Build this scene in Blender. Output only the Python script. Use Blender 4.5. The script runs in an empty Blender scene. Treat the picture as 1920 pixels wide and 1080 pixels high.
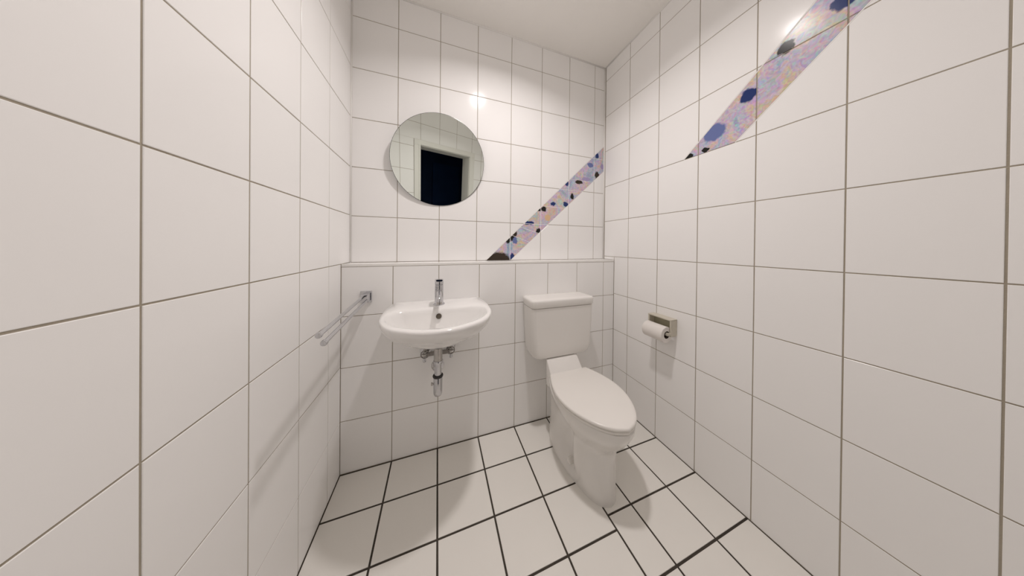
import bpy, bmesh, math, random
from mathutils import Vector, Matrix
random.seed(4)
S = bpy.context.scene
COL = S.collection

# ------------------------------------------------------------------ camera
yaw, pit, rol = .3318, -.0043, .0098
fw = Vector((math.sin(yaw), math.cos(yaw), 0)); rt = Vector((math.cos(yaw), -math.sin(yaw), 0)); up = Vector((0, 0, 1))
f2 = fw * math.cos(pit) + up * math.sin(pit); u2 = -fw * math.sin(pit) + up * math.cos(pit)
r3 = rt * math.cos(rol) + u2 * math.sin(rol); u3 = -rt * math.sin(rol) + u2 * math.cos(rol)
cd = bpy.data.cameras.new('camera'); cam = bpy.data.objects.new('camera', cd); COL.objects.link(cam)
M = Matrix.Identity(4)
for i in range(3):
    M[i][0] = r3[i]; M[i][1] = u3[i]; M[i][2] = -f2[i]
M[0][3], M[1][3], M[2][3] = .4308, -1.2247, 1.0983
cam.matrix_world = M
cd.sensor_fit = 'HORIZONTAL'; cd.sensor_width = 36; cd.lens = 404.54 / 1920 * 36
cd.shift_y = -(540 - 461.5) / 1920; cd.clip_start = .01
S.camera = cam

# ------------------------------------------------------------------ world, lamp, exposure
w = bpy.data.worlds.new('world'); S.world = w; w.use_nodes = True
w.node_tree.nodes['Background'].inputs[0].default_value = (.02, .03, .05, 1)
w.node_tree.nodes['Background'].inputs[1].default_value = .2
LX, LY, LZ = .77, -.55, 2.450
ld = bpy.data.lights.new('lamp_light', 'AREA'); ld.shape = 'DISK'; ld.size = .10; ld.spread = 2.50
ld.energy = 8.0; ld.color = (1, .932, .915)
lo = bpy.data.objects.new('lamp_light', ld); COL.objects.link(lo); lo.location = (LX, LY, LZ - .012)
pd = bpy.data.lights.new('fill_light', 'POINT'); pd.shadow_soft_size = .040; pd.energy = .3; pd.color = (1, .932, .915)  # added weak fill below the downlight, lifts ceiling and wall tops; no separate bulb
po = bpy.data.objects.new('fill_light', pd); COL.objects.link(po); po.location = (LX, LY, LZ - .055)
S.view_settings.view_transform = 'Standard'; S.view_settings.look = 'None'
S.view_settings.exposure = 0.0; S.view_settings.gamma = 1
S.cycles.max_bounces = 14; S.cycles.diffuse_bounces = 10

# ------------------------------------------------------------------ room numbers
W = 1.6284; D = .108; HL = 1.0; CEIL = 2.4508; YF = -1.634
XC = [0, .2187, .4381, .6575, .8769, 1.0963, 1.3157, 1.5351, W]

# ------------------------------------------------------------------ materials
MATS = {}
def mat(name, col, rough=.5, metal=0, bump=0, bscale=40, var=0, vscale=6, spec=.5, coat=0):
    m = bpy.data.materials.new(name); m.use_nodes = True
    nt = m.node_tree; b = nt.nodes['Principled BSDF']
    b.inputs['Roughness'].default_value = rough; b.inputs['Metallic'].default_value = metal
    b.inputs['Specular IOR Level'].default_value = spec
    b.inputs['Coat Weight'].default_value = coat
    tc = nt.nodes.new('ShaderNodeNewGeometry')
    nz = nt.nodes.new('ShaderNodeTexNoise'); nz.inputs['Scale'].default_value = vscale; nz.inputs['Detail'].default_value = 3
    nt.links.new(tc.outputs['Position'], nz.inputs['Vector'])
    mx = nt.nodes.new('ShaderNodeMix'); mx.data_type = 'RGBA'
    mx.inputs[6].default_value = (*[c * (1 - var) for c in col], 1); mx.inputs[7].default_value = (*[min(1, c * (1 + var)) for c in col], 1)
    nt.links.new(nz.outputs['Fac'], mx.inputs[0]); nt.links.new(mx.outputs[2], b.inputs['Base Color'])
    if bump:
        n2 = nt.nodes.new('ShaderNodeTexNoise'); n2.inputs['Scale'].default_value = bscale; n2.inputs['Detail'].default_value = 2
        nt.links.new(tc.outputs['Position'], n2.inputs['Vector'])
        bp = nt.nodes.new('ShaderNodeBump'); bp.inputs['Strength'].default_value = bump; bp.inputs['Distance'].default_value = .002
        nt.links.new(n2.outputs['Fac'], bp.inputs['Height']); nt.links.new(bp.outputs[0], b.inputs['Normal'])
    MATS[name] = m
    return m
mat('wall_tile', (.935, .927, .917), .15, spec=.10, bump=.10, bscale=9, var=.012, vscale=2)
mat('wall_grout', (.38, .335, .265), .9, bump=.3, bscale=300, var=.15, vscale=14)
mat('white_caulk', (.88, .865, .84), .45, var=.03)
mat('floor_tile', (.865, .845, .80), .30, spec=.3, bump=.08, bscale=14, var=.02, vscale=7)
mat('floor_grout', (.050, .040, .030), .85, bump=.4, bscale=300, var=.35, vscale=9)
mat('ceiling_paint', (.93, .91, .875), .9, bump=.25, bscale=160, var=.02, vscale=3)
mat('ceramic', (.88, .87, .855), .10, var=.006, coat=.3)
mat('toilet_ceramic', (.82, .80, .77), .14, var=.008, coat=.2)
mat('toilet_plastic', (.84, .815, .775), .22, var=.006)
mat('chrome', (.60, .60, .62), .08, 1, var=.02)
mat('chrome_dull', (.50, .48, .46), .22, 1, var=.15, vscale=80)
mat('grey_metal', (.30, .28, .26), .4, .8, var=.15, vscale=60)
mat('black_rubber', (.03, .028, .026), .5)
mat('drain_dark', (.12, .10, .08), .45, .5)
mat('beige_plastic', (.60, .56, .47), .35, var=.03)
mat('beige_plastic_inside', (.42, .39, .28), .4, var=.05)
mat('paper', (.80, .765, .73), .95, bump=.3, bscale=250)
mat('cardboard', (.10, .07, .055), .9)
mat('mirror_glass', (.80, .845, .80), .0, 1)
mat('mirror_edge', (.05, .055, .05), .25, .3)
mat('mirror_back', (.45, .44, .43), .6)
mat('door_paint', (.80, .79, .75), .35, var=.01)
mat('navy_wall', (.009, .034, .115), .7, var=.3, vscale=3)
mat('navy_light', (.008, .045, .16), .7, var=.3, vscale=3)
m = mat('lamp_glass', (1, .95, .88), .5)
m.node_tree.nodes['Principled BSDF'].inputs['Emission Color'].default_value = (1, .932, .915, 1)
m.node_tree.nodes['Principled BSDF'].inputs['Emission Strength'].default_value = 6.5

def decor_material():
    m = bpy.data.materials.new('decor_glaze'); m.use_nodes = True; nt = m.node_tree
    b = nt.nodes['Principled BSDF']; b.inputs['Roughness'].default_value = .2; b.inputs['Specular IOR Level'].default_value = .12
    N = nt.nodes.new; Lk = nt.links.new
    g = N('ShaderNodeNewGeometry')
    n1 = N('ShaderNodeTexNoise'); n1.inputs['Scale'].default_value = 11; n1.inputs['Detail'].default_value = 3; n1.inputs['Distortion'].default_value = 1.2
    Lk(g.outputs['Position'], n1.inputs['Vector'])
    cr = N('ShaderNodeValToRGB'); e = cr.color_ramp.elements
    cols = [(.34, (.38, .44, .56)), (.42, (.52, .55, .66)), (.48, (.57, .47, .60)), (.54, (.66, .54, .60)), (.60, (.68, .53, .42)), (.68, (.52, .58, .60))]
    e[0].position = cols[0][0]; e[0].color = (*cols[0][1], 1); e[1].position = cols[-1][0]; e[1].color = (*cols[-1][1], 1)
    for p, c in cols[1:-1]:
        q = e.new(p); q.color = (*c, 1)
    Lk(n1.outputs['Fac'], cr.inputs[0])
    n2 = N('ShaderNodeTexNoise'); n2.inputs['Scale'].default_value = 45; n2.inputs['Detail'].default_value = 4; n2.inputs['Distortion'].default_value = 2
    Lk(g.outputs['Position'], n2.inputs['Vector'])
    mm = N('ShaderNodeMix'); mm.data_type = 'RGBA'; mm.blend_type = 'OVERLAY'; mm.inputs[0].default_value = .75
    Lk(cr.outputs[0], mm.inputs[6]); Lk(n2.outputs['Color'], mm.inputs[7])
    last = mm.outputs[2]
    # distorted position for the painted blots
    n3 = N('ShaderNodeTexNoise'); n3.inputs['Scale'].default_value = 55; n3.inputs['Detail'].default_value = 2
    Lk(g.outputs['Position'], n3.inputs['Vector'])
    sb = N('ShaderNodeVectorMath'); sb.operation = 'SUBTRACT'; Lk(n3.outputs['Color'], sb.inputs[0]); sb.inputs[1].default_value = (.5, .5, .5)
    sc = N('ShaderNodeVectorMath'); sc.operation = 'SCALE'; Lk(sb.outputs[0], sc.inputs[0]); sc.inputs['Scale'].default_value = .022
    ad = N('ShaderNodeVectorMath'); ad.operation = 'ADD'; Lk(g.outputs['Position'], ad.inputs[0]); Lk(sc.outputs[0], ad.inputs[1])
    navy = (.03, .05, .17); blk = (.022, .022, .02); brn = (.055, .042, .030); blu = (.13, .17, .36)
    d = D
    blots = BLOTS
    for (p, r, sx, sz, c) in blots:
        r *= 1.22
        s1 = N('ShaderNodeVectorMath'); s1.operation = 'SUBTRACT'; Lk(ad.outputs[0], s1.inputs[0]); s1.inputs[1].default_value = p
        s2 = N('ShaderNodeVectorMath'); s2.operation = 'MULTIPLY'; Lk(s1.outputs[0], s2.inputs[0]); s2.inputs[1].default_value = (1 / sx, 1, 1 / sz)
        s3 = N('ShaderNodeVectorMath'); s3.operation = 'LENGTH'; Lk(s2.outputs[0], s3.inputs[0])
        mr = N('ShaderNodeMapRange'); mr.inputs['From Min'].default_value = r * 1.12; mr.inputs['From Max'].default_value = r * .88
        Lk(s3.outputs['Value'], mr.inputs['Value'])
        mx = N('ShaderNodeMix'); mx.data_type = 'RGBA'; Lk(mr.outputs[0], mx.inputs[0]); Lk(last, mx.inputs[6]); mx.inputs[7].default_value = (*c, 1)
        last = mx.outputs[2]
    Lk(last, b.inputs['Base Color'])
    MATS['decor_glaze'] = m

# ------------------------------------------------------------------ helpers
def link(name, me, m=None, parent=None, smooth=False, **props):
    o = bpy.data.objects.new(name, me)
    if m is not None and not me.materials: me.materials.append(MATS[m] if isinstance(m, str) else m)
    if smooth:
        for p in me.polygons: p.use_smooth = True
    COL.objects.link(o)
    if parent: o.parent = parent
    for k, v in props.items(): o[k] = v
    return o
def fin(bm, name, m, parent=None, smooth=False, angle=None, **props):
    bmesh.ops.remove_doubles(bm, verts=bm.verts, dist=1e-6)
    bmesh.ops.recalc_face_normals(bm, faces=bm.faces)
    me = bpy.data.meshes.new(name); bm.to_mesh(me); bm.free()
    o = link(name, me, m, parent, smooth, **props)
    if angle is not None: me.set_sharp_from_angle(angle=math.radians(angle))
    return o
def empty(name, loc=(0, 0, 0), **props):
    o = bpy.data.objects.new(name, None); COL.objects.link(o); o.empty_display_size = .05
    o.location = loc
    for k, v in props.items(): o[k] = v
    return o
def box(bm, x0, x1, y0, y1, z0, z1, bev=0, seg=2):
    r = bmesh.ops.create_cube(bm, size=1)
    for v in r['verts']:
        v.co = Vector(((x0 + x1) / 2 + v.co.x * (x1 - x0), (y0 + y1) / 2 + v.co.y * (y1 - y0), (z0 + z1) / 2 + v.co.z * (z1 - z0)))
    if bev:
        es = list({e for v in r['verts'] for e in v.link_edges})
        bmesh.ops.bevel(bm, geom=es, offset=bev, segments=seg, affect='EDGES', profile=.5)
def loft(bm, rings, cap0=True, cap1=True):
    vs = [[bm.verts.new(p) for p in r] for r in rings]
    n = len(vs[0])
    for a, b in zip(vs, vs[1:]):
        for i in range(n):
            j = (i + 1) % n
            bm.faces.new((a[i], a[j], b[j], b[i]))
    if cap0: bm.faces.new(vs[0][::-1])
    if cap1: bm.faces.new(vs[-1])
    return vs
def circ(c, ax, r, n=28, r2=None):
    ax = Vector(ax).normalized(); t = Vector((0, 0, 1)) if abs(ax.z) < .9 else Vector((1, 0, 0))
    a = ax.cross(t).normalized(); b = ax.cross(a)
    c = Vector(c)
    return [c + a * r * math.cos(2 * math.pi * i / n) + b * (r2 or r) * math.sin(2 * math.pi * i / n) for i in range(n)]
def lathe(bm, base, ax, prof, n=32, cap0=True, cap1=True):
    """prof: list of (distance along axis, radius)"""
    base = Vector(base); axn = Vector(ax).normalized()
    loft(bm, [circ(base + axn * h, axn, max(r, 1e-4), n) for h, r in prof], cap0, cap1)
def rod(bm, a, b, r, n=20, bev=.0015):
    a = Vector(a); b = Vector(b); L = (b - a).length
    lathe(bm, a, b - a, [(0, r - bev), (bev, r), (L - bev, r), (L, r - bev)], n)
def tube(bm, pts, r, n=14):
    pts = [Vector(p) for p in pts]; rings = []
    ref = None
    for i, p in enumerate(pts):
        t = (pts[min(i + 1, len(pts) - 1)] - pts[max(i - 1, 0)]).normalized()
        if ref is None: ref = t.cross(Vector((0, 0, 1)) if abs(t.z) < .9 else Vector((1, 0, 0))).normalized()
        a = (ref - t * ref.dot(t)).normalized(); ref = a; b = t.cross(a)
        rings.append([p + a * r * math.cos(2 * math.pi * k / n) + b * r * math.sin(2 * math.pi * k / n) for k in range(n)])
    loft(bm, rings)
def cat(P, sub, closed=False):
    """Catmull-Rom through a list of vectors"""
    n = len(P); out = []
    rng = range(n) if closed else range(n - 1)
    for i in rng:
        p1, p2 = P[i], P[(i + 1) % n]
        p0 = P[(i - 1) % n] if closed or i > 0 else p1 * 2 - p2
        p3 = P[(i + 2) % n] if closed or i < n - 2 else p2 * 2 - p1
        for k in range(sub):
            t = k / sub
            out.append(.5 * ((2 * p1) + (p2 - p0) * t + (2 * p0 - 5 * p1 + 4 * p2 - p3) * t * t + (3 * p1 - p0 - 3 * p2 + p3) * t ** 3))
    if not closed: out.append(P[-1].copy())
    return out
def rrect(cx, cy, z, wx, wy, r, n=6):
    pts = []
    for (sx, sy, a0) in ((1, 1, 0), (-1, 1, 90), (-1, -1, 180), (1, -1, 270)):
        for k in range(n + 1):
            a = math.radians(a0 + 90 * k / n)
            pts.append(Vector((cx + sx * (wx / 2 - r) + r * math.cos(a), cy + sy * (wy / 2 - r) + r * math.sin(a), z)))
    return pts

# ---- tiles: convex polygon prism with a chamfered face
def clip(poly, a, b, c):
    """keep the side a*u+b*v+c >= 0"""
    out = []
    for i in range(len(poly)):
        p, q = poly[i], poly[(i + 1) % len(poly)]
        dp = a * p[0] + b * p[1] + c; dq = a * q[0] + b * q[1] + c
        if dp >= 0: out.append(p)
        if (dp >= 0) != (dq >= 0):
            t = dp / (dp - dq); out.append((p[0] + (q[0] - p[0]) * t, p[1] + (q[1] - p[1]) * t))
    return out
def area(p):
    return abs(sum(p[i][0] * p[(i + 1) % len(p)][1] - p[(i + 1) % len(p)][0] * p[i][1] for i in range(len(p)))) / 2
def inset(poly, d):
    s = sum(poly[i][0] * poly[(i + 1) % len(poly)][1] - poly[(i + 1) % len(poly)][0] * poly[i][1] for i in range(len(poly)))
    if s < 0: poly = poly[::-1]
    out = poly
    for i in range(len(poly)):
        p, q = poly[i], poly[(i + 1) % len(poly)]
        ex, ey = q[0] - p[0], q[1] - p[1]; L = math.hypot(ex, ey)
        if L < 1e-6: continue
        nx, ny = -ey / L, ex / L
        out = clip(out, nx, ny, -(nx * p[0] + ny * p[1]) - d)
        if len(out) < 3: return []
    return out
TM = {}
def tile_mesh(poly, th, m, cham=.0009):
    key = (tuple((round(a, 4), round(b, 4)) for a, b in poly), th, m)
    if key in TM: return TM[key]
    top = inset(poly, cham)
    s = sum(poly[i][0] * poly[(i + 1) % len(poly)][1] - poly[(i + 1) % len(poly)][0] * poly[i][1] for i in range(len(poly)))
    if s < 0: poly = poly[::-1]
    bm = bmesh.new()
    n = len(poly)
    if len(top) == n:
        # align start of the inset polygon with the outer one
        k = min(range(n), key=lambda i: (top[i][0] - poly[0][0]) ** 2 + (top[i][1] - poly[0][1]) ** 2); top = top[k:] + top[:k]
        loft(bm, [[(x, y, 0) for x, y in poly], [(x, y, th - cham * .8) for x, y in poly], [(x, y, th) for x, y in top]])
    else:
        loft(bm, [[(x, y, 0) for x, y in poly], [(x, y, th) for x, y in poly]])
    bmesh.ops.recalc_face_normals(bm, faces=bm.faces)
    me = bpy.data.meshes.new('tile'); bm.to_mesh(me); bm.free(); me.materials.append(MATS[m])
    TM[key] = me
    return me
def put_tile(poly, frame, parent, m='wall_tile', name='tile', th=.004, **props):
    """poly in wall coordinates (u,v); frame = (origin, U, V, N)"""
    if len(poly) < 3 or area(poly) < 2e-5: return None
    cx = sum(p[0] for p in poly) / len(poly); cy = sum(p[1] for p in poly) / len(poly)
    me = tile_mesh([(p[0] - cx, p[1] - cy) for p in poly], th, m)
    O, U, V, Nn = frame
    o = bpy.data.objects.new(name, me)
    mw = Matrix(((U.x, V.x, Nn.x, 0), (U.y, V.y, Nn.y, 0), (U.z, V.z, Nn.z, 0), (0, 0, 0, 1)))
    j = random.Random(hash((round(cx, 3), round(cy, 3))) & 0xffff)
    off = O + U * cx + V * cy - Nn * (th - j.uniform(-.0001, .0002))
    mw.translation = off
    tilt = Matrix.Rotation(math.radians(j.uniform(-.10, .10)), 4, 'X') @ Matrix.Rotation(math.radians(j.uniform(-.10, .10)), 4, 'Y')
    o.matrix_world = mw @ tilt
    COL.objects.link(o); o.parent = parent
    for k, v in props.items(): o[k] = v
    return o
def rect(u0, u1, v0, v1, g):
    return [(u0 + g, v0 + g), (u1 - g, v0 + g), (u1 - g, v1 - g), (u0 + g, v1 - g)]
V3 = Vector
G = .00165
REC = .0014       # joint depth below the tile face
def struct_box(name, x0, x1, y0, y1, z0, z1, m):
    bm = bmesh.new(); box(bm, x0, x1, y0, y1, z0, z1)
    return fin(bm, name, m, None, kind='structure')

# ------------------------------------------------------------------ the room shell
ROWS_B = [HL, 1.2429, 1.4983, 1.7543, 2.0147, 2.2806, CEIL]
ROWS_F = [0, .2511, .5051, .7503, .987]
ROWS_R = [0, .2459, .504, .7595, 1.0229, 1.2837, 1.5466, 1.8134, 2.0746, 2.3428, CEIL]
ROWS_L = [0, .2511, .5118, .7560, 1.0002, 1.2472, 1.4979, 1.7595, 2.0185, 2.2806, CEIL]
YC = [-.1190] + [-.1190 - .2020 * k for k in range(1, 8)] + [YF]

T = .12
wall_back = struct_box('wall_back', -T, W + T, D + REC, D + T, -.1, CEIL + .1, 'wall_grout')
wall_left = struct_box('wall_left', -T, -REC, YF - .0, D + REC, -.1, CEIL + .1, 'wall_grout')
wall_right = struct_box('wall_right', W + REC, W + T, YF - .0, D + REC, -.1, CEIL + .1, 'wall_grout')
wall_low = struct_box('wall_lower', -REC, W + REC, REC, D + REC, -.05, HL - REC, 'wall_grout')
floor = struct_box('floor', -T, W + T, YF - .1, REC, -.1, -.0020, 'floor_grout')
ceiling = struct_box('ceiling', -T, W + T, YF - .1, D + .1, CEIL, CEIL + .1, 'ceiling_paint')

FB = (V3((0, D, 0)), V3((1, 0, 0)), V3((0, 0, 1)), V3((0, -1, 0)))
FF = (V3((0, 0, 0)), V3((1, 0, 0)), V3((0, 0, 1)), V3((0, -1, 0)))
FR = (V3((W, 0, 0)), V3((0, -1, 0)), V3((0, 0, 1)), V3((-1, 0, 0)))
FL = (V3((0, 0, 0)), V3((0, -1, 0)), V3((0, 0, 1)), V3((1, 0, 0)))
FD = (V3((0, YF, 0)), V3((1, 0, 0)), V3((0, 0, 1)), V3((0, 1, 0)))
FT = (V3((0, 0, HL)), V3((1, 0, 0)), V3((0, 1, 0)), V3((0, 0, 1)))
F0 = (V3((0, 0, 0)), V3((1, 0, 0)), V3((0, 1, 0)), V3((0, 0, 1)))

# painted blots on the decor band: (position, radius, stretch x, stretch z, colour)
cam_o = V3((.4308, -1.2247, 1.0983))
navy = (.03, .05, .17); blk = (.02, .02, .018); brn = (.05, .038, .028); blu = (.16, .20, .42); lav = (.40, .34, .55); teal = (.30, .42, .47); pch = (.72, .50, .30)
BLOTS = [((.795, D, 1.000), .043, 1.6, 1, brn), ((.742, D, 1.004), .030, 1.3, 1, brn), ((.893, D, 1.022), .016, .9, 1.3, navy),
         ((.862, D, 1.135), .018, .8, 1.1, blk), ((.895, D, 1.146), .014, 1, 1.1, blk), ((.906, D, 1.180), .018, .8, 1.2, brn),
         ((.912, D, 1.130), .014, .9, 1.3, blu), ((.998, D, 1.247), .011, 1.3, 1, navy), ((1.026, D, 1.250), .011, 1.3, 1, navy),
         ((1.078, D, 1.197), .015, 1, 1, blk), ((1.119, D, 1.350), .015, 1.1, 1, blk), ((1.085, D, 1.345), .011, 1.2, 1, blk),
         ((1.190, D, 1.389), .014, 1.1, .8, navy), ((1.293, D, 1.394), .015, 1.1, .9, navy), ((1.300, D, 1.548), .017, .9, 1.1, navy),
         ((1.345, D, 1.455), .015, .8, 1.2, blk), ((1.400, D, 1.563), .014, 1.9, .8, brn), ((1.560, D, 1.778), .014, .9, 1.2, navy),
         ((1.562, D, 1.632), .017, 1, 1.2, brn), ((1.500, D, 1.700), .018, 1.2, .8, blu), ((1.610, D, 1.700), .016, 1, 1, lav),
         ((1.460, D, 1.590), .020, 1.5, .6, lav), ((1.150, D, 1.290), .020, .9, .9, pch),
         ((W, -.476, 1.556), .020, 1, .8, blk), ((W, -.585, 1.625), .034, 1, .9, blu), ((W, -.552, 1.560), .014, 1, .6, blk), ((W, -.70, 1.72), .022, 1, 1, navy), ((W, -.80, 1.83), .018, 1, 1, blk),
         ((W, -.92, 1.88), .020, 1, 1.3, navy)]
decor_material()

# back wall: band lines  z = a + s*x
UPA, UPS = 1.005 - .9445 * .721, .9445
LOA, LOS = 1.003 - .896 * .884, .896
def up_side(poly, A, Sl, off, above=True):
    L = math.hypot(1, Sl)
    return clip(poly, -Sl / L, 1 / L, -A / L - off) if above else clip(poly, Sl / L, -1 / L, A / L - off)
def wall_grid(frame, us, vs, parent, bands=None, skip=None, g=G, extra=()):
    for i in range(len(us) - 1):
        for j in range(len(vs) - 1):
            if skip and skip(us[i], us[i + 1], vs[j], vs[j + 1]): continue
            gl = g
            r = rect(us[i], us[i + 1], vs[j], vs[j + 1], gl)
            if not bands:
                put_tile(r, frame, parent); continue
            (A1, S1, A2, S2, vmin) = bands
            a = up_side(r, A1, S1, .0022, True)
            b = up_side(r, A2, S2, .0022, False)
            mid = up_side(up_side(r, A1, S1, .0022, False) if True else r, A2, S2, .0022, True)
            if vmin is not None and vs[j + 1] <= vmin + 1e-4:
                put_tile(r, frame, parent); continue
            if area(mid) < 2e-5 if len(mid) > 2 else True:
                put_tile(r, frame, parent); continue
            if len(a) > 2: put_tile(a, frame, parent)
            if len(b) > 2: put_tile(b, frame, parent)
            pieces = [mid]
            for (u1, v1, u2, v2) in extra:
                sl = (v2 - v1) / (u2 - u1); A = v1 - sl * u1; new = []
                for p in pieces:
                    if not (us[i] - .02 <= (u1 + u2) / 2 <= us[i + 1] + .02 and vs[j] <= (v1 + v2) / 2 <= vs[j + 1]):
                        new.append(p); continue
                    for ab in (True, False):
                        q = up_side(p, A, sl, .0013, ab)
                        if len(q) > 2 and area(q) > 2e-5: new.append(q)
                pieces = new
            for p in pieces:
                put_tile(p, frame, parent, 'decor_glaze', 'decor_tile', label='decor tile piece painted with pastel pink, lilac and navy blots')
wall_grid(FB, [.004] + XC[1:-1] + [W], ROWS_B[:-1] + [CEIL - .004], wall_back, bands=(UPA, UPS, LOA, LOS, None),
          extra=((.951, 1.218, 1.079, 1.182), (.889, 1.163, 1.014, 1.120), (1.12, 1.369, 1.276, 1.366), (1.349, 1.579, 1.503, 1.576)))
# white joint strips along the band
def strip(frame, A, Sl, u0, u1, parent, wd=.0042):
    L = math.hypot(1, Sl); nx, ny = -Sl / L, 1 / L
    p = [(u0, A + Sl * u0), (u1, A + Sl * u1)]
    poly = [(p[0][0] - nx * wd / 2, p[0][1] - ny * wd / 2), (p[1][0] - nx * wd / 2, p[1][1] - ny * wd / 2), (p[1][0] + nx * wd / 2, p[1][1] + ny * wd / 2), (p[0][0] + nx * wd / 2, p[0][1] + ny * wd / 2)]
    put_tile(poly, frame, parent, 'white_caulk', 'joint_strip', th=.0035)
strip(FB, UPA, UPS, .719, 1.624, wall_back); strip(FB, LOA, LOS, .884, 1.624, wall_back)
def backing(frame, poly, parent):
    cx = sum(p[0] for p in poly) / len(poly); cy = sum(p[1] for p in poly) / len(poly)
    put_tile(poly, (frame[0] - frame[3] * .0008, frame[1], frame[2], frame[3]), parent, 'white_caulk', 'joint_bed', th=.002)
backing(FB, [(.725, UPA + UPS * .725 - .001), (.882, 1.003), (1.622, LOA + LOS * 1.622), (1.622, UPA + UPS * 1.622)], wall_back)
# lower boxed-out wall
wall_grid(FF, XC, ROWS_F, wall_low)
wall_grid((V3((0, 0, HL)), V3((1, 0, 0)), V3((0, 1, 0)), V3((0, 0, 1))), XC, [0.004, D], wall_low)
bm = bmesh.new(); box(bm, 0.001, W - .001, -.0010, .008, HL - .0125, HL + .0012, .0015, 2)
fin(bm, 'edge_profile', 'white_caulk', wall_low, label='white edge bead along the ledge front')
# right wall, u = -y
uR = [-D + .010] + [-y for y in YC]; uRl = [0.] + [-y for y in YC]
RA, RS = 1.5466 - .94 * .457, .94
RA2, RS2 = 1.5466 - .92 * .66, .92
lowR = [r for r in ROWS_R if r < 1.03]; highR = [r for r in ROWS_R if r > 1.0]
wall_grid(FR, uRl, lowR[:4] , wall_right)
# the row that meets the ledge
for i in range(len(uRl) - 1):
    put_tile(rect(uRl[i], uRl[i + 1], ROWS_R[3], ROWS_R[4], G), FR, wall_right)
put_tile(rect(-D + .01, 0., HL, ROWS_R[4], G), FR, wall_right)
wall_grid(FR, uR, highR[:-1] + [CEIL - .004], wall_right, bands=(RA, RS, RA2, RS2, 1.5466))
strip(FR, RA, RS, .457, 1.36, wall_right); strip(FR, RA2, RS2, .66, 1.40, wall_right)
# left wall
uL = [-D + .004] + [-y for y in YC]
lowL = ROWS_L[:5]; highL = ROWS_L[4:]
wall_grid(FL, uRl, lowL, wall_left)
wall_grid(FL, uL, highL[:-1] + [CEIL - .004], wall_left)
# floor
XFc = [.0, .2187, .4381, .6575, .8769, 1.0963]
YFl = [-.002, -.1890, -.3827, -.5745, -.766, -.958, -1.150, -1.342, -1.534, YF]
YFr = [-.002, -.1280, -.3281, -.5277, -.7152, -.910, -1.104, -1.298, -1.492, YF]
def floor_tiles(xs, ys):
    for i in range(len(xs) - 1):
        for j in range(len(ys) - 1):
            put_tile(rect(xs[i], xs[i + 1], ys[j + 1], ys[j], .0036), F0, floor, 'floor_tile', th=.005)
floor_tiles(XFc, YFl); floor_tiles([1.0963, 1.2193, 1.4307, W], YFr)

# corner and ceiling beads
def bead(name, a, b, r, m='white_caulk'):
    bm = bmesh.new(); tube(bm, [a, b], r, 10)
    fin(bm, name, m, None, True, kind='structure')
bead('trim_1', (.0015, D - .0015, HL), (.0015, D - .0015, CEIL), .0050)
bead('trim_2', (W - .0015, D - .0015, HL), (W - .0015, D - .0015, CEIL), .0065)
bead('trim_3', (0, D - .001, CEIL - .001), (W, D - .001, CEIL - .001), .0055)
bead('trim_4', (W - .001, D, CEIL - .001), (W - .001, YF, CEIL - .001), .0055)
bead('trim_5', (.001, D, CEIL - .001), (.001, YF, CEIL - .001), .0055)

# ------------------------------------------------------------------ slanting wall with the doorway (seen in the mirror)
PHI = .317
DU = V3((math.cos(PHI), -math.sin(PHI), 0)); DN = V3((math.sin(PHI), math.cos(PHI), 0)); DO = V3((.43, -1.406, 0))
FD = (DO, DU, V3((0, 0, 1)), DN)
MD = Matrix(((DU.x, DN.x, 0, DO.x), (DU.y, DN.y, 0, DO.y), (0, 0, 1, 0), (0, 0, 0, 1)))   # local (s, n, z) -> world
DX0, DX1, DZ = -.085, .547, 1.949
WT = .17
SL, SR = -.4525, .732
def dbox(bm, *a):
    n0 = len(bm.verts); box(bm, *a); bm.verts.ensure_lookup_table()
    for v in bm.verts[n0:]: v.co = MD @ v.co
bm = bmesh.new()
dbox(bm, SL - .02, DX0 - .01, -WT, -REC, -.0, CEIL - .001)
dbox(bm, DX1 + .01, SR + .002, -WT, -REC, -.0, CEIL - .001)
dbox(bm, DX0 - .01, DX1 + .01, -WT, -REC, DZ + .01, CEIL - .001)
wall_front = fin(bm, 'wall_front', 'wall_grout', None, kind='structure')
ARL, ART = .070, .058
XD = [SL, -.301, -.081, .139, .359, .579, SR]
ZD = [0, .156, .409, .662, .915, 1.168, 1.421, 1.674, 1.927, 2.180, CEIL - .004]
for i in range(len(XD) - 1):
    for j in range(len(ZD) - 1):
        r = rect(XD[i], XD[i + 1], ZD[j], ZD[j + 1], G)
        a0, a1, zt = DX0 - ARL - .001, DX1 + ARL + .001, DZ + ART + .001
        parts = [clip(r, 0, 1, -zt - .001)]
        lo_ = clip(r, 0, -1, zt)
        if len(lo_) > 2:
            parts += [clip(lo_, -1, 0, a0), clip(lo_, 1, 0, -a1)]
        for p in parts:
            if len(p) > 2 and area(p) > 1e-4: put_tile(p, FD, wall_front)
bpy.context.view_layer.update()
def pfin(bm, name, m, par, smooth=False, angle=None, **pr):
    """mesh part in world coordinates under an Empty that stands at its own place"""
    loc = Vector(par.location)
    for v in bm.verts: v.co -= loc
    return fin(bm, name, m, par, smooth, angle, **pr)
# short straight wall between the slanting wall and the right wall
CXN = DO.x + DU.x * SR
bm = bmesh.new(); box(bm, CXN - .06, W + T, YF - .1, YF - REC, -.0, CEIL - .001)
wall_corner = fin(bm, 'wall_rear', 'wall_grout', None, kind='structure')
FC = (V3((0, YF, 0)), V3((1, 0, 0)), V3((0, 0, 1)), V3((0, 1, 0)))
wall_grid(FC, [CXN, 1.18, 1.40, W], ZD, wall_corner)
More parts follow.
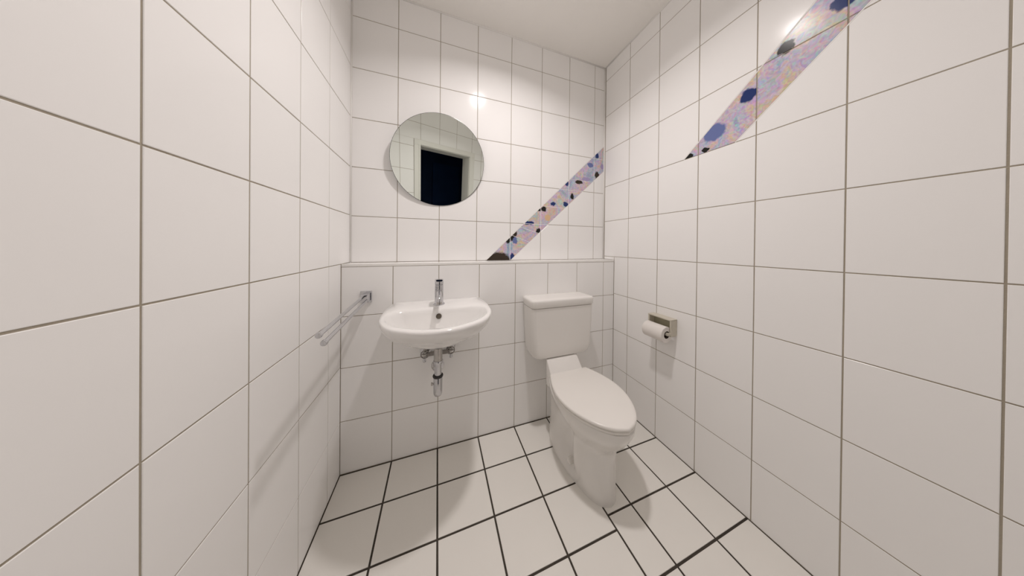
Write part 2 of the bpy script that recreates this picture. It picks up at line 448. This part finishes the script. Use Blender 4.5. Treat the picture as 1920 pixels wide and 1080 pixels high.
# door frame
door = empty('door_1', DO, kind='structure')
for (x0, x1) in ((DX0 - ARL, DX0), (DX1, DX1 + ARL)):
    bm = bmesh.new(); dbox(bm, x0, x1, 0, .016, 0, DZ, .003)
    xs = (x1 - .022, x1 - .004) if x1 == DX0 else (x0 + .004, x0 + .022)
    dbox(bm, xs[0], xs[1], .012, .022, 0, DZ, .003)
    pfin(bm, 'architrave', 'door_paint', door)
bm = bmesh.new(); dbox(bm, DX0 - ARL, DX1 + ARL, 0, .016, DZ, DZ + ART, .003); dbox(bm, DX0, DX1, .012, .022, DZ + .004, DZ + .02, .003)
pfin(bm, 'architrave', 'door_paint', door)
for (x0, x1) in ((DX0 - .01, DX0 + .004), (DX1 - .004, DX1 + .01)):
    bm = bmesh.new(); dbox(bm, x0, x1, -WT - .004, .001, 0, DZ + .002); pfin(bm, 'jamb', 'door_paint', door)
bm = bmesh.new(); dbox(bm, DX0 - .01, DX1 + .01, -WT - .004, .001, DZ - .004, DZ + .01); pfin(bm, 'jamb', 'door_paint', door)
# hall beyond the doorway
bm = bmesh.new(); n0, n1 = -WT - 1.5, -WT - .006
dbox(bm, DX0 - .9, DX1 + .9, n0, n0 + .1, -.1, CEIL)
dbox(bm, DX0 - 1.0, DX0 - .9, n0, n1, -.1, CEIL)
dbox(bm, DX1 + .9, DX1 + 1.0, n0, n1, -.1, CEIL)
dbox(bm, DX0 - 1.0, DX1 + 1.0, n0, n1, CEIL - .05, CEIL)
dbox(bm, DX0 - 1.0, DX1 + 1.0, n0, n1, -.1, -.01)
fin(bm, 'wall_hall', 'navy_wall', None, kind='structure')
bm = bmesh.new(); dbox(bm, DX0 + .75, DX0 + 1.30, n0 + .1, n0 + .13, -.01, 2.05)
fin(bm, 'door_2', 'navy_light', None, kind='structure')

# ------------------------------------------------------------------ washbasin
BX = .4405
basin = empty('washbasin', (BX, 0, .60), label='white wall-hung washbasin under the round mirror', category='washbasin')
half = [(0, .218), (-.10, .2315), (-.19, .2325), (-.26, .226), (-.325, .203), (-.375, .168), (-.412, .115), (-.438, .055), (-.445, 0)]
right = cat([V3((h, y, 0)) for y, h in half], 6)
outl = right + [V3((-p.x, p.y, 0)) for p in right[-2::-1]]
def polar(poly, c, angs):
    res = []
    for a in angs:
        d = V3((math.cos(a), math.sin(a), 0)); best = None
        for i in range(len(poly)):
            p, q = poly[i], poly[(i + 1) % len(poly)]
            e = q - p; den = d.x * e.y - d.y * e.x
            if abs(den) < 1e-12: continue
            t = ((p.x - c.x) * e.y - (p.y - c.y) * e.x) / den; s = ((p.x - c.x) * d.y - (p.y - c.y) * d.x) / den
            if t > 0 and -1e-6 <= s <= 1 + 1e-6 and (best is None or t > best): best = t
        res.append(c + d * (best or .01))
    return res
NA = 96
cB = V3((0, -.22, 0))
angs = [2 * math.pi * i / NA for i in range(NA)]
# make sure the two back corners are hit
for s in (1, -1):
    a = math.atan2(.22, s * .218) % (2 * math.pi)
    k = min(range(NA), key=lambda i: abs(angs[i] - a)); angs[k] = a
OUT = polar(outl, cB, angs)
inh = [(-.152, 0), (-.154, .10), (-.160, .165), (-.185, .197), (-.235, .2065), (-.29, .195), (-.345, .155), (-.385, .100), (-.407, .05), (-.413, 0)]
ri = cat([V3((h, y, 0)) for y, h in inh], 5)
inl = ri + [V3((-p.x, p.y, 0)) for p in ri[-2:0:-1]]
cI = V3((0, -.27, 0))
INN = polar(inl, cI, [math.atan2((p - cI).y, (p - cI).x) for p in OUT])
def ring_scaled(R, z, c, sx, sy, ymax=None):
    out = []
    for p in R:
        x = c.x + (p.x - c.x) * sx; y = c.y + (p.y - c.y) * sy
        if ymax is not None: y = min(y, ymax)
        out.append(V3((BX + x, y, z)))
    return out
cU = V3((0, 0, 0)); ZR = .800
rings = []
for (z, sx, sy) in [(.603, .26, .24), (.606, .38, .31), (.616, .50, .39), (.635, .61, .48), (.660, .715, .585), (.69, .815, .71), (.72, .90, .83), (.75, .96, .93), (.772, .988, .98), (.785, .999, .998), (.792, 1, 1), (.797, .997, .996)]:
    rings.append(ring_scaled(OUT, z, cU, sx, sy))
rings.append(ring_scaled(OUT, ZR, cU, .986, .988, 0))
def mix(A, B, t, z):
    return [V3((BX + a.x * (1 - t) + b.x * t, a.y * (1 - t) + b.y * t, z)) for a, b in zip(A, B)]
A0 = [V3((p.x * .986, p.y * .988, 0)) for p in OUT]
rings.append(mix(A0, INN, .45, ZR + .001)); rings.append(mix(A0, INN, .86, ZR - .0005)); rings.append(mix(A0, INN, .97, ZR - .0045))
for (z, s, cy) in [(.790, .985, -.27), (.775, .955, -.27), (.75, .90, -.268), (.72, .80, -.262), (.695, .66, -.25), (.680, .46, -.235), (.674, .25, -.225), (.672, .085, -.22)]:
    rings.append([V3((BX + p.x * s, cy + (p.y + .27) * s, z)) for p in INN])
bm = bmesh.new(); loft(bm, rings, True, True)
pfin(bm, 'bowl', 'ceramic', basin, True, 60)
# overflow and waste
bm = bmesh.new(); nrm = V3((0, -.92, .38)).normalized()
oc = V3((BX - .002, -.1640, .7635))
lathe(bm, oc - nrm * .004, nrm, [(0, .0125), (.0055, .0125), (.0068, .0112), (.0062, .009), (.0050, .0085)], 28)
pfin(bm, 'overflow', 'drain_dark', basin, True, 40, label='dark round overflow hole')
bm = bmesh.new(); lathe(bm, (BX, -.22, .668), (0, 0, 1), [(0, .024), (.0065, .024), (.0080, .022), (.0075, .014), (.0105, .012), (.011, .002)], 28)
pfin(bm, 'waste', 'chrome', basin, True, 40, label='chrome waste plug')

# ------------------------------------------------------------------ tap
TX, TY = BX - .001, -.088
tap = empty('basin_tap', (TX, TY, ZR), label='chrome single-lever mixer tap standing on the washbasin', category='tap')
bm = bmesh.new(); lathe(bm, (TX, TY, ZR - .0005), (0, 0, 1), [(0, .0275), (.004, .0275), (.006, .0255), (.0065, .022)], 36); pfin(bm, 'base_ring', 'chrome', tap, True, 35)
bm = bmesh.new(); lathe(bm, (TX, TY, ZR + .005), (0, 0, 1), [(0, .0215), (.02, .0208), (.085, .0205), (.092, .0200), (.0935, .0185)], 36); pfin(bm, 'body', 'chrome', tap, True, 35)
bm = bmesh.new()
sp = [V3((TX, TY, ZR + .062)), V3((TX, TY - .04, ZR + .066)), V3((TX, TY - .085, ZR + .060)), V3((TX, TY - .108, ZR + .050)), V3((TX, TY - .116, ZR + .036))]
tube(bm, cat(sp, 5), .0120, 20); pfin(bm, 'spout', 'chrome', tap, True, 50)
bm = bmesh.new(); lathe(bm, (TX, TY - .117, ZR + .040), (0, -.12, -1), [(0, .0125), (.010, .0125), (.011, .0115), (.0095, .009)], 24); pfin(bm, 'aerator', 'chrome_dull', tap, True, 35)
bm = bmesh.new(); lathe(bm, (TX, TY, ZR + .099), (0, 0, 1), [(0, .0185), (.001, .0207), (.022, .0205), (.027, .0185), (.0285, .010), (.029, .001)], 36)
pfin(bm, 'lever_cap', 'chrome', tap, True, 35)
bm = bmesh.new()
lr = []
for k, (y, z, wd, th) in enumerate([(.004, .123, .015, .006), (-.02, .124, .0185, .0075), (-.045, .126, .0185, .0070), (-.064, .128, .0175, .0060), (-.070, .129, .015, .0045)]):
    c = V3((TX, TY + y, ZR + z)); r = []
    for i in range(16):
        a = 2 * math.pi * i / 16; ca, sa = math.cos(a), math.sin(a)
        r.append(c + V3((wd * math.copysign(abs(ca) ** .5, ca), 0, th * math.copysign(abs(sa) ** .6, sa))))
    lr.append(r)
loft(bm, lr); pfin(bm, 'lever', 'chrome', tap, True, 50)

# ------------------------------------------------------------------ bottle trap
PX, PY = .437, -.145
trap = empty('bottle_trap', (PX, PY, .38), label='chrome bottle trap hanging under the washbasin', category='drain pipe')
def tp(name, m, prof, z0, **k):
    bm = bmesh.new(); lathe(bm, (PX, PY, z0), (0, 0, 1), prof, 32); return pfin(bm, name, m, trap, True, 35, **k)
tp('tailpiece', 'chrome_dull', [(0, .0195), (.060, .0195), (.0605, .019)], .549, label='pale grey tailpiece under the bowl')
tp('union_nut', 'chrome', [(0, .0195), (.001, .0225), (.008, .0232), (.011, .0215), (.013, .0215), (.0135, .0195)], .537)
tp('riser_pipe', 'chrome', [(0, .0165), (.062, .0165)], .476)
tp('rubber_collar', 'black_rubber', [(0, .019), (.001, .0225), (.006, .0242), (.010, .0225), (.0115, .0165)], .470, label='black rubber collar ring')
tp('bottle', 'chrome', [(0, .002), (.0015, .010), (.006, .0165), (.014, .0198), (.024, .0205), (.090, .0205), (.092, .0195)], .379)
bm = bmesh.new(); rod(bm, (PX, PY + .012, .448), (PX, -.003, .448), .014, 24); lathe(bm, (PX, -.0005, .448), (0, -1, 0), [(0, .032), (.002, .032), (.008, .020), (.0085, .0145)], 32)
pfin(bm, 'wall_outlet', 'chrome', trap, True, 35)
bm = bmesh.new(); rod(bm, (PX - .018, PY - .002, .440), (PX - .028, PY - .004, .442), .0035, 12); lathe(bm, (PX - .027, PY - .004, .434), (0, 0, 1), [(0, .002), (.002, .0042), (.014, .0042), (.016, .002)], 12)
pfin(bm, 'bleed_screw', 'chrome_dull', trap, True, 35)
bm = bmesh.new(); tube(bm, [V3((PX - .0245 + .004 * math.cos(a), PY - .002, .528 + .014 * math.sin(a))) for a in [2 * math.pi * k / 20 for k in range(21)]], .0016, 8)
pfin(bm, 'plug_chain_ring', 'chrome_dull', trap, True)

# ------------------------------------------------------------------ angle valves and the mounting rail between them
bm = bmesh.new(); box(bm, PX - .062, PX + .060, -.036, -.030, .520, .542, .0015)
box(bm, PX - .055, PX - .045, -.031, .0, .523, .539, .001); box(bm, PX + .043, PX + .053, -.031, .0, .523, .539, .001)
o = fin(bm, 'mounting_bracket', 'grey_metal', None, False, label='dull grey flat bar crossing the wall behind the bottle trap', category='bracket')
def valve(x, z, s, lab):
    t = empty('angle_valve', (x, 0, z), label=lab, category='valve', group='angle valves under the washbasin')
    bm = bmesh.new(); lathe(bm, (x, -.0005, z), (0, -1, 0), [(0, .027), (.003, .027), (.008, .021), (.010, .012)], 32); pfin(bm, 'escutcheon', 'chrome', t, True, 35)
    bm = bmesh.new(); rod(bm, (x, -.006, z), (x, -.050, z), .0105, 24); rod(bm, (x, -.034, z), (x, -.034, z + .026), .0075, 18); pfin(bm, 'body', 'chrome_dull', t, True, 35)
    # open ring handle
    bm = bmesh.new(); rr = .019
    tube(bm, [V3((x + rr * math.cos(a), -.052, z + rr * math.sin(a))) for a in [math.radians(100 + s * 0) + 2 * math.pi * k / 28 for k in range(29)]], .0026, 10)
    box(bm, x - rr, x + rr, -.0535, -.0505, z - .002, z + .002)
    pfin(bm, 'ring_handle', 'grey_metal', t, True, 50)
    bm = bmesh.new(); lathe(bm, (x - .002 * s, -.048, z - .018), (0, -.1, -1), [(0, .004), (.006, .0045), (.010, .0078), (.017, .0082), (.022, .0060), (.024, .002)], 18); pfin(bm, 'drain_knob', 'chrome', t, True, 40)
    bm = bmesh.new(); tube(bm, [V3((x, -.034, z + .02)), V3((x, -.034, z + .05)), V3((x, -.034, .6015))], .005, 12); pfin(bm, 'supply_hose', 'chrome_dull', t, True)
valve(.374, .541, 1, 'left chrome angle valve with ring handle under the washbasin')
valve(.500, .544, -1, 'right chrome angle valve with ring handle under the washbasin')

# ------------------------------------------------------------------ towel rail
rail = empty('towel_rail', (.104, 0, .84), label='chrome towel rail with two long bars on a square wall plate', category='towel rail')
bm = bmesh.new(); box(bm, .080, .128, -.008, 0, .813, .869, .0015); pfin(bm, 'wall_plate', 'chrome', rail, False)
bm = bmesh.new(); box(bm, .094, .124, -.050, -.007, .822, .860, .003); pfin(bm, 'pivot_block', 'chrome', rail, False, label='dark reflecting chrome pivot block')
dr = V3((.058, -.998, 0))
for (x, z, Ln) in ((.102, .850, .475), (.117, .832, .485)):
    bm = bmesh.new(); a = V3((x, -.030, z)); b = a + dr * Ln
    rod(bm, a, b, .0062, 20); lathe(bm, b - dr * .004, dr, [(0, .0062), (.001, .0078), (.009, .0082), (.0115, .0070), (.012, .002)], 20)
    pfin(bm, 'bar', 'chrome', rail, True, 35)

# ------------------------------------------------------------------ mirror
a, b = .04, -.095
n = V3((math.sin(a) * math.cos(b), -math.cos(a) * math.cos(b), math.sin(b)))
e1 = V3((math.cos(a), math.sin(a), 0)); e2 = e1.cross(n)
mc = V3((.4404, .0788, 1.5796))
mirror = empty('round_mirror', mc, label='round frameless mirror leaning forward from the tiled wall', category='mirror')
A1 = (.6658, -.7461)
def mring(off, sc, N=96):
    out = []
    for k in range(N):
        t = 2 * math.pi * k / N; ca, sa = .2590 * sc * math.cos(t), .2525 * sc * math.sin(t)
        uu = ca * A1[0] + sa * A1[1]; vv = ca * A1[1] - sa * A1[0]
        out.append(mc + e1 * uu + e2 * vv + n * off)
    return out
bm = bmesh.new(); loft(bm, [mring(-.0005, .994), mring(0, .994)]); pfin(bm, 'glass', 'mirror_glass', mirror)
bm = bmesh.new(); vs = loft(bm, [mring(-.0055, 1), mring(-.0002, 1), mring(.0002, .9935)], False, False); pfin(bm, 'rim', 'mirror_edge', mirror, False, label='thin dark ground edge')
bm = bmesh.new(); loft(bm, [mring(-.009, .96), mring(-.0052, .965)]); pfin(bm, 'backing', 'mirror_back', mirror)
hk = mc + e1 * .06 - e2 * .15
bm = bmesh.new(); rod(bm, V3((hk.x, D + .001, hk.z)), hk - n * .007, .006, 14); pfin(bm, 'hanging_hook', 'grey_metal', mirror, True, 40)
bm = bmesh.new(); hk2 = mc - e1 * .12 - e2 * .10; rod(bm, V3((hk2.x, D + .001, hk2.z)), hk2 - n * .007, .006, 14); pfin(bm, 'spacer', 'grey_metal', mirror, True, 40)

# ------------------------------------------------------------------ toilet
QX = 1.130
toilet = empty('toilet', (QX, -.25, 0), label='white floor-standing toilet with closed lid and square cistern', category='toilet')
prof = {  # z: [(y, half width)] ten stations from back to front
 .000: [(-.098, .062), (-.125, .080), (-.21, .100), (-.29, .101), (-.34, .096), (-.385, .087), (-.43, .077), (-.470, .060), (-.500, .034), (-.512, 0)],
 .012: [(-.098, .062), (-.125, .080), (-.21, .100), (-.29, .101), (-.34, .096), (-.385, .087), (-.43, .077), (-.470, .060), (-.500, .034), (-.512, 0)],
 .050: [(-.090, .058), (-.125, .077), (-.21, .090), (-.29, .082), (-.345, .073), (-.378, .086), (-.43, .081), (-.468, .062), (-.497, .034), (-.508, 0)],
 .100: [(-.090, .055), (-.125, .072), (-.21, .078), (-.29, .060), (-.354, .050), (-.372, .092), (-.425, .086), (-.465, .066), (-.493, .035), (-.503, 0)],
 .170: [(-.090, .055), (-.125, .072), (-.21, .076), (-.29, .060), (-.354, .053), (-.372, .095), (-.425, .089), (-.465, .068), (-.493, .036), (-.502, 0)],
 .225: [(-.085, .055), (-.125, .074), (-.21, .084), (-.29, .080), (-.350, .078), (-.385, .100), (-.432, .092), (-.472, .070), (-.500, .038), (-.509, 0)],
 .265: [(-.080, .055), (-.125, .078), (-.21, .100), (-.29, .111), (-.35, .117), (-.405, .115), (-.458, .098), (-.500, .070), (-.530, .038), (-.540, 0)],
 .305: [(-.070, .052), (-.125, .082), (-.21, .116), (-.29, .136), (-.36, .140), (-.425, .130), (-.485, .106), (-.530, .074), (-.560, .040), (-.571, 0)],
 .340: [(-.060, .050), (-.125, .085), (-.21, .127), (-.29, .153), (-.365, .155), (-.435, .142), (-.498, .113), (-.545, .077), (-.577, .041), (-.588, 0)],
 .366: [(-.060, .050), (-.125, .087), (-.21, .131), (-.29, .158), (-.37, .160), (-.44, .146), (-.503, .116), (-.550, .079), (-.583, .042), (-.594, 0)],
 .371: [(-.062, .047), (-.125, .084), (-.21, .128), (-.29, .155), (-.37, .157), (-.44, .143), (-.500, .113), (-.547, .077), (-.579, .041), (-.590, 0)],
}
def half_ring(st, z, sub=4):
    P = cat([V3((h, y, z)) for y, h in st], sub)
    return [V3((QX + p.x, p.y, p.z)) for p in P] + [V3((QX - p.x, p.y, p.z)) for p in P[-2::-1]]
zs = sorted(prof); rr = [half_ring(prof[z], z) for z in zs]
# smooth between the stations
cols_ = [cat([r[i] for r in rr[1:]], 4) for i in range(len(rr[0]))]
rings = [rr[0]] + [[c[k] for c in cols_] for k in range(len(cols_[0]))]
bm = bmesh.new(); loft(bm, rings, True, True)
# raised shelf behind the seat that carries the cistern
nk = []
for (y, z0, z1, hw) in [(-.030, .31, .4530, .028), (-.08, .31, .4530, .062), (-.125, .31, .4530, .095), (-.140, .31, .4528, .100), (-.147, .31, .4490, .101), (-.165, .315, .430, .1015), (-.185, .32, .408, .102), (-.198, .33, .392, .103), (-.206, .335, .378, .103)]:
    r = 0.007; pts = []
    for (sx, sz, a0) in ((1, 1, 0), (-1, 1, 90), (-1, -1, 180), (1, -1, 270)):
        for k in range(5):
            aa = math.radians(a0 + 22.5 * k); zc = (z0 + z1) / 2; hz = (z1 - z0) / 2
            pts.append(V3((QX - .012 + sx * (hw - r) + r * math.cos(aa), y, zc + sz * (hz - r) + r * math.sin(aa))))
    nk.append(pts)
loft(bm, nk)
pfin(bm, 'bowl', 'toilet_ceramic', toilet, True, 50)
lidst = [(-.186, .116), (-.225, .134), (-.275, .153), (-.345, .1665), (-.420, .160), (-.490, .133), (-.545, .094), (-.580, .050), (-.5975, 0)]
def lid_ring(z, s, back=0, sub=6):
    P = cat([V3((h, y, z)) for y, h in lidst], sub)
    cy = -.38
    P = [V3((p.x * s, cy + (p.y - cy) * s, z)) for p in P]
    R = [V3((QX + p.x, p.y, z)) for p in P] + [V3((QX - p.x, p.y, z)) for p in P[-2::-1]]
    return R
bm = bmesh.new(); loft(bm, [lid_ring(.3700, .955), lid_ring(.3738, .955), lid_ring(.3742, .984), lid_ring(.378, .992), lid_ring(.3825, .990), lid_ring(.3842, .980)]); pfin(bm, 'seat', 'toilet_plastic', toilet, True, 60)
bm = bmesh.new(); loft(bm, [lid_ring(.3835, .950), lid_ring(.3868, .950), lid_ring(.3872, .992), lid_ring(.3905, 1.0), lid_ring(.3950, .998), lid_ring(.3985, .988), lid_ring(.4000, .970), lid_ring(.4010, .90), lid_ring(.4018, .6), lid_ring(.402, .2)])
pfin(bm, 'lid', 'toilet_plastic', toilet, True, 60)
for s in (-1, 1):
    bm = bmesh.new(); rod(bm, (QX + s * .062 - .016, -.183, .384), (QX + s * .062 + .016, -.183, .384), .0085, 18); pfin(bm, 'hinge', 'toilet_plastic', toilet, True, 40)
for s in (-1, 1):
    bm = bmesh.new(); lathe(bm, (QX + s * .076, -.338, .064), (s, -.12, .05), [(0, .015), (.014, .0145), (.021, .0115), (.0245, .006), (.025, .001)], 22); pfin(bm, 'bolt_cap', 'toilet_plastic', toilet, True, 50)
# cistern
CX = 1.1275
rings = []
for (z, wx, wy, r, cy) in [(.4530, .300, .100, .03, -.072), (.4545, .330, .118, .035, -.073), (.459, .353, .130, .037, -.0735), (.468, .371, .139, .038, -.074), (.483, .382, .144, .036, -.0745), (.51, .388, .1465, .032, -.0750),
                           (.60, .396, .148, .028, -.0755), (.70, .403, .149, .026, -.0758), (.7450, .406, .150, .025, -.076), (.7458, .392, .136, .020, -.076)]:
    rings.append(rrect(CX, cy, z, wx, wy, r))
bm = bmesh.new(); loft(bm, rings); pfin(bm, 'cistern', 'toilet_ceramic', toilet, True, 50)
rings = []
for (z, g_) in [(.7462, -.009), (.7492, -.009), (.7496, .0015), (.7520, .003), (.7820, .0045), (.7890, .0030), (.7925, -.002), (.7945, -.010), (.7950, -.03)]:
    rings.append(rrect(CX, -.0775, z, .408 + 2 * g_, .150 + 2 * g_, max(.026 + g_, .006)))
bm = bmesh.new(); loft(bm, rings); pfin(bm, 'cistern_lid', 'toilet_ceramic', toilet, True, 50)

# ------------------------------------------------------------------ toilet roll holder and roll
hold = empty('toilet_roll_holder', (W, -.37, .67), label='beige box-shaped toilet roll holder on the right wall', category='toilet roll holder')
hy0, hy1, hz0, hz1, hx = -.436, -.306, .626, .716, W - .047
t_ = .008
bm = bmesh.new(); box(bm, hx, W, hy0, hy1, hz1 - t_, hz1, .003); pfin(bm, 'top_panel', 'beige_plastic', hold)
for (y0, y1) in ((hy0, hy0 + t_), (hy1 - t_, hy1)):
    bm = bmesh.new(); box(bm, hx, W, y0, y1, hz0, hz1 - .001, .003); pfin(bm, 'side_panel', 'beige_plastic', hold)
bm = bmesh.new(); box(bm, W - .005, W, hy0 + .002, hy1 - .002, hz0 + .002, hz1 - .002); pfin(bm, 'back_plate', 'beige_plastic_inside', hold)
bm = bmesh.new(); rod(bm, (W - .062, hy0 + t_ - .001, .641), (W - .062, hy1 - t_ + .001, .641), .009, 18); 
box(bm, W - .068, W - .040, hy0 + .001, hy0 + t_ - .001, .633, .649, .003); box(bm, W - .068, W - .040, hy1 - t_ + .001, hy1 - .001, .633, .649, .003)
pfin(bm, 'spindle', 'beige_plastic', hold, True, 35)
RXc, RZc, RR = W - .064, .6370, .0415
roll = empty('toilet_roll', (RXc, -.37, RZc), label='white toilet paper roll held in the beige holder', category='toilet roll')
ya, yb = hy0 + t_ + .001, hy1 - t_ - .001
bm = bmesh.new()
rs = [circ((RXc, ya + .0005, RZc), (0, 1, 0), .0195, 40), circ((RXc, ya, RZc), (0, 1, 0), .021, 40), circ((RXc, ya, RZc), (0, 1, 0), RR - .0015, 40), circ((RXc, ya + .0015, RZc), (0, 1, 0), RR, 40),
      circ((RXc, yb - .0015, RZc), (0, 1, 0), RR, 40), circ((RXc, yb, RZc), (0, 1, 0), RR - .0015, 40), circ((RXc, yb, RZc), (0, 1, 0), .0195, 40)]
loft(bm, rs + [rs[0]], False, False)
pfin(bm, 'paper', 'paper', roll, True, 40)
bm = bmesh.new()
loft(bm, [circ((RXc, ya + .001, RZc), (0, 1, 0), .0195, 40), circ((RXc, yb - .001, RZc), (0, 1, 0), .0195, 40), circ((RXc, yb - .001, RZc), (0, 1, 0), .0185, 40), circ((RXc, ya + .001, RZc), (0, 1, 0), .0185, 40), circ((RXc, ya + .001, RZc), (0, 1, 0), .0195, 40)], False, False)
pfin(bm, 'core', 'cardboard', roll, True, 40, label='brown cardboard core')

# ------------------------------------------------------------------ ceiling lamp (above the frame)
lamp = empty('ceiling_downlight', (LX, LY, CEIL), label='small round white ceiling downlight lighting the room', category='lamp')
bm = bmesh.new(); lathe(bm, (LX, LY, CEIL), (0, 0, -1), [(0, .074), (.004, .074), (.007, .070), (.008, .062)], 48); pfin(bm, 'trim_ring', 'door_paint', lamp, True, 40)
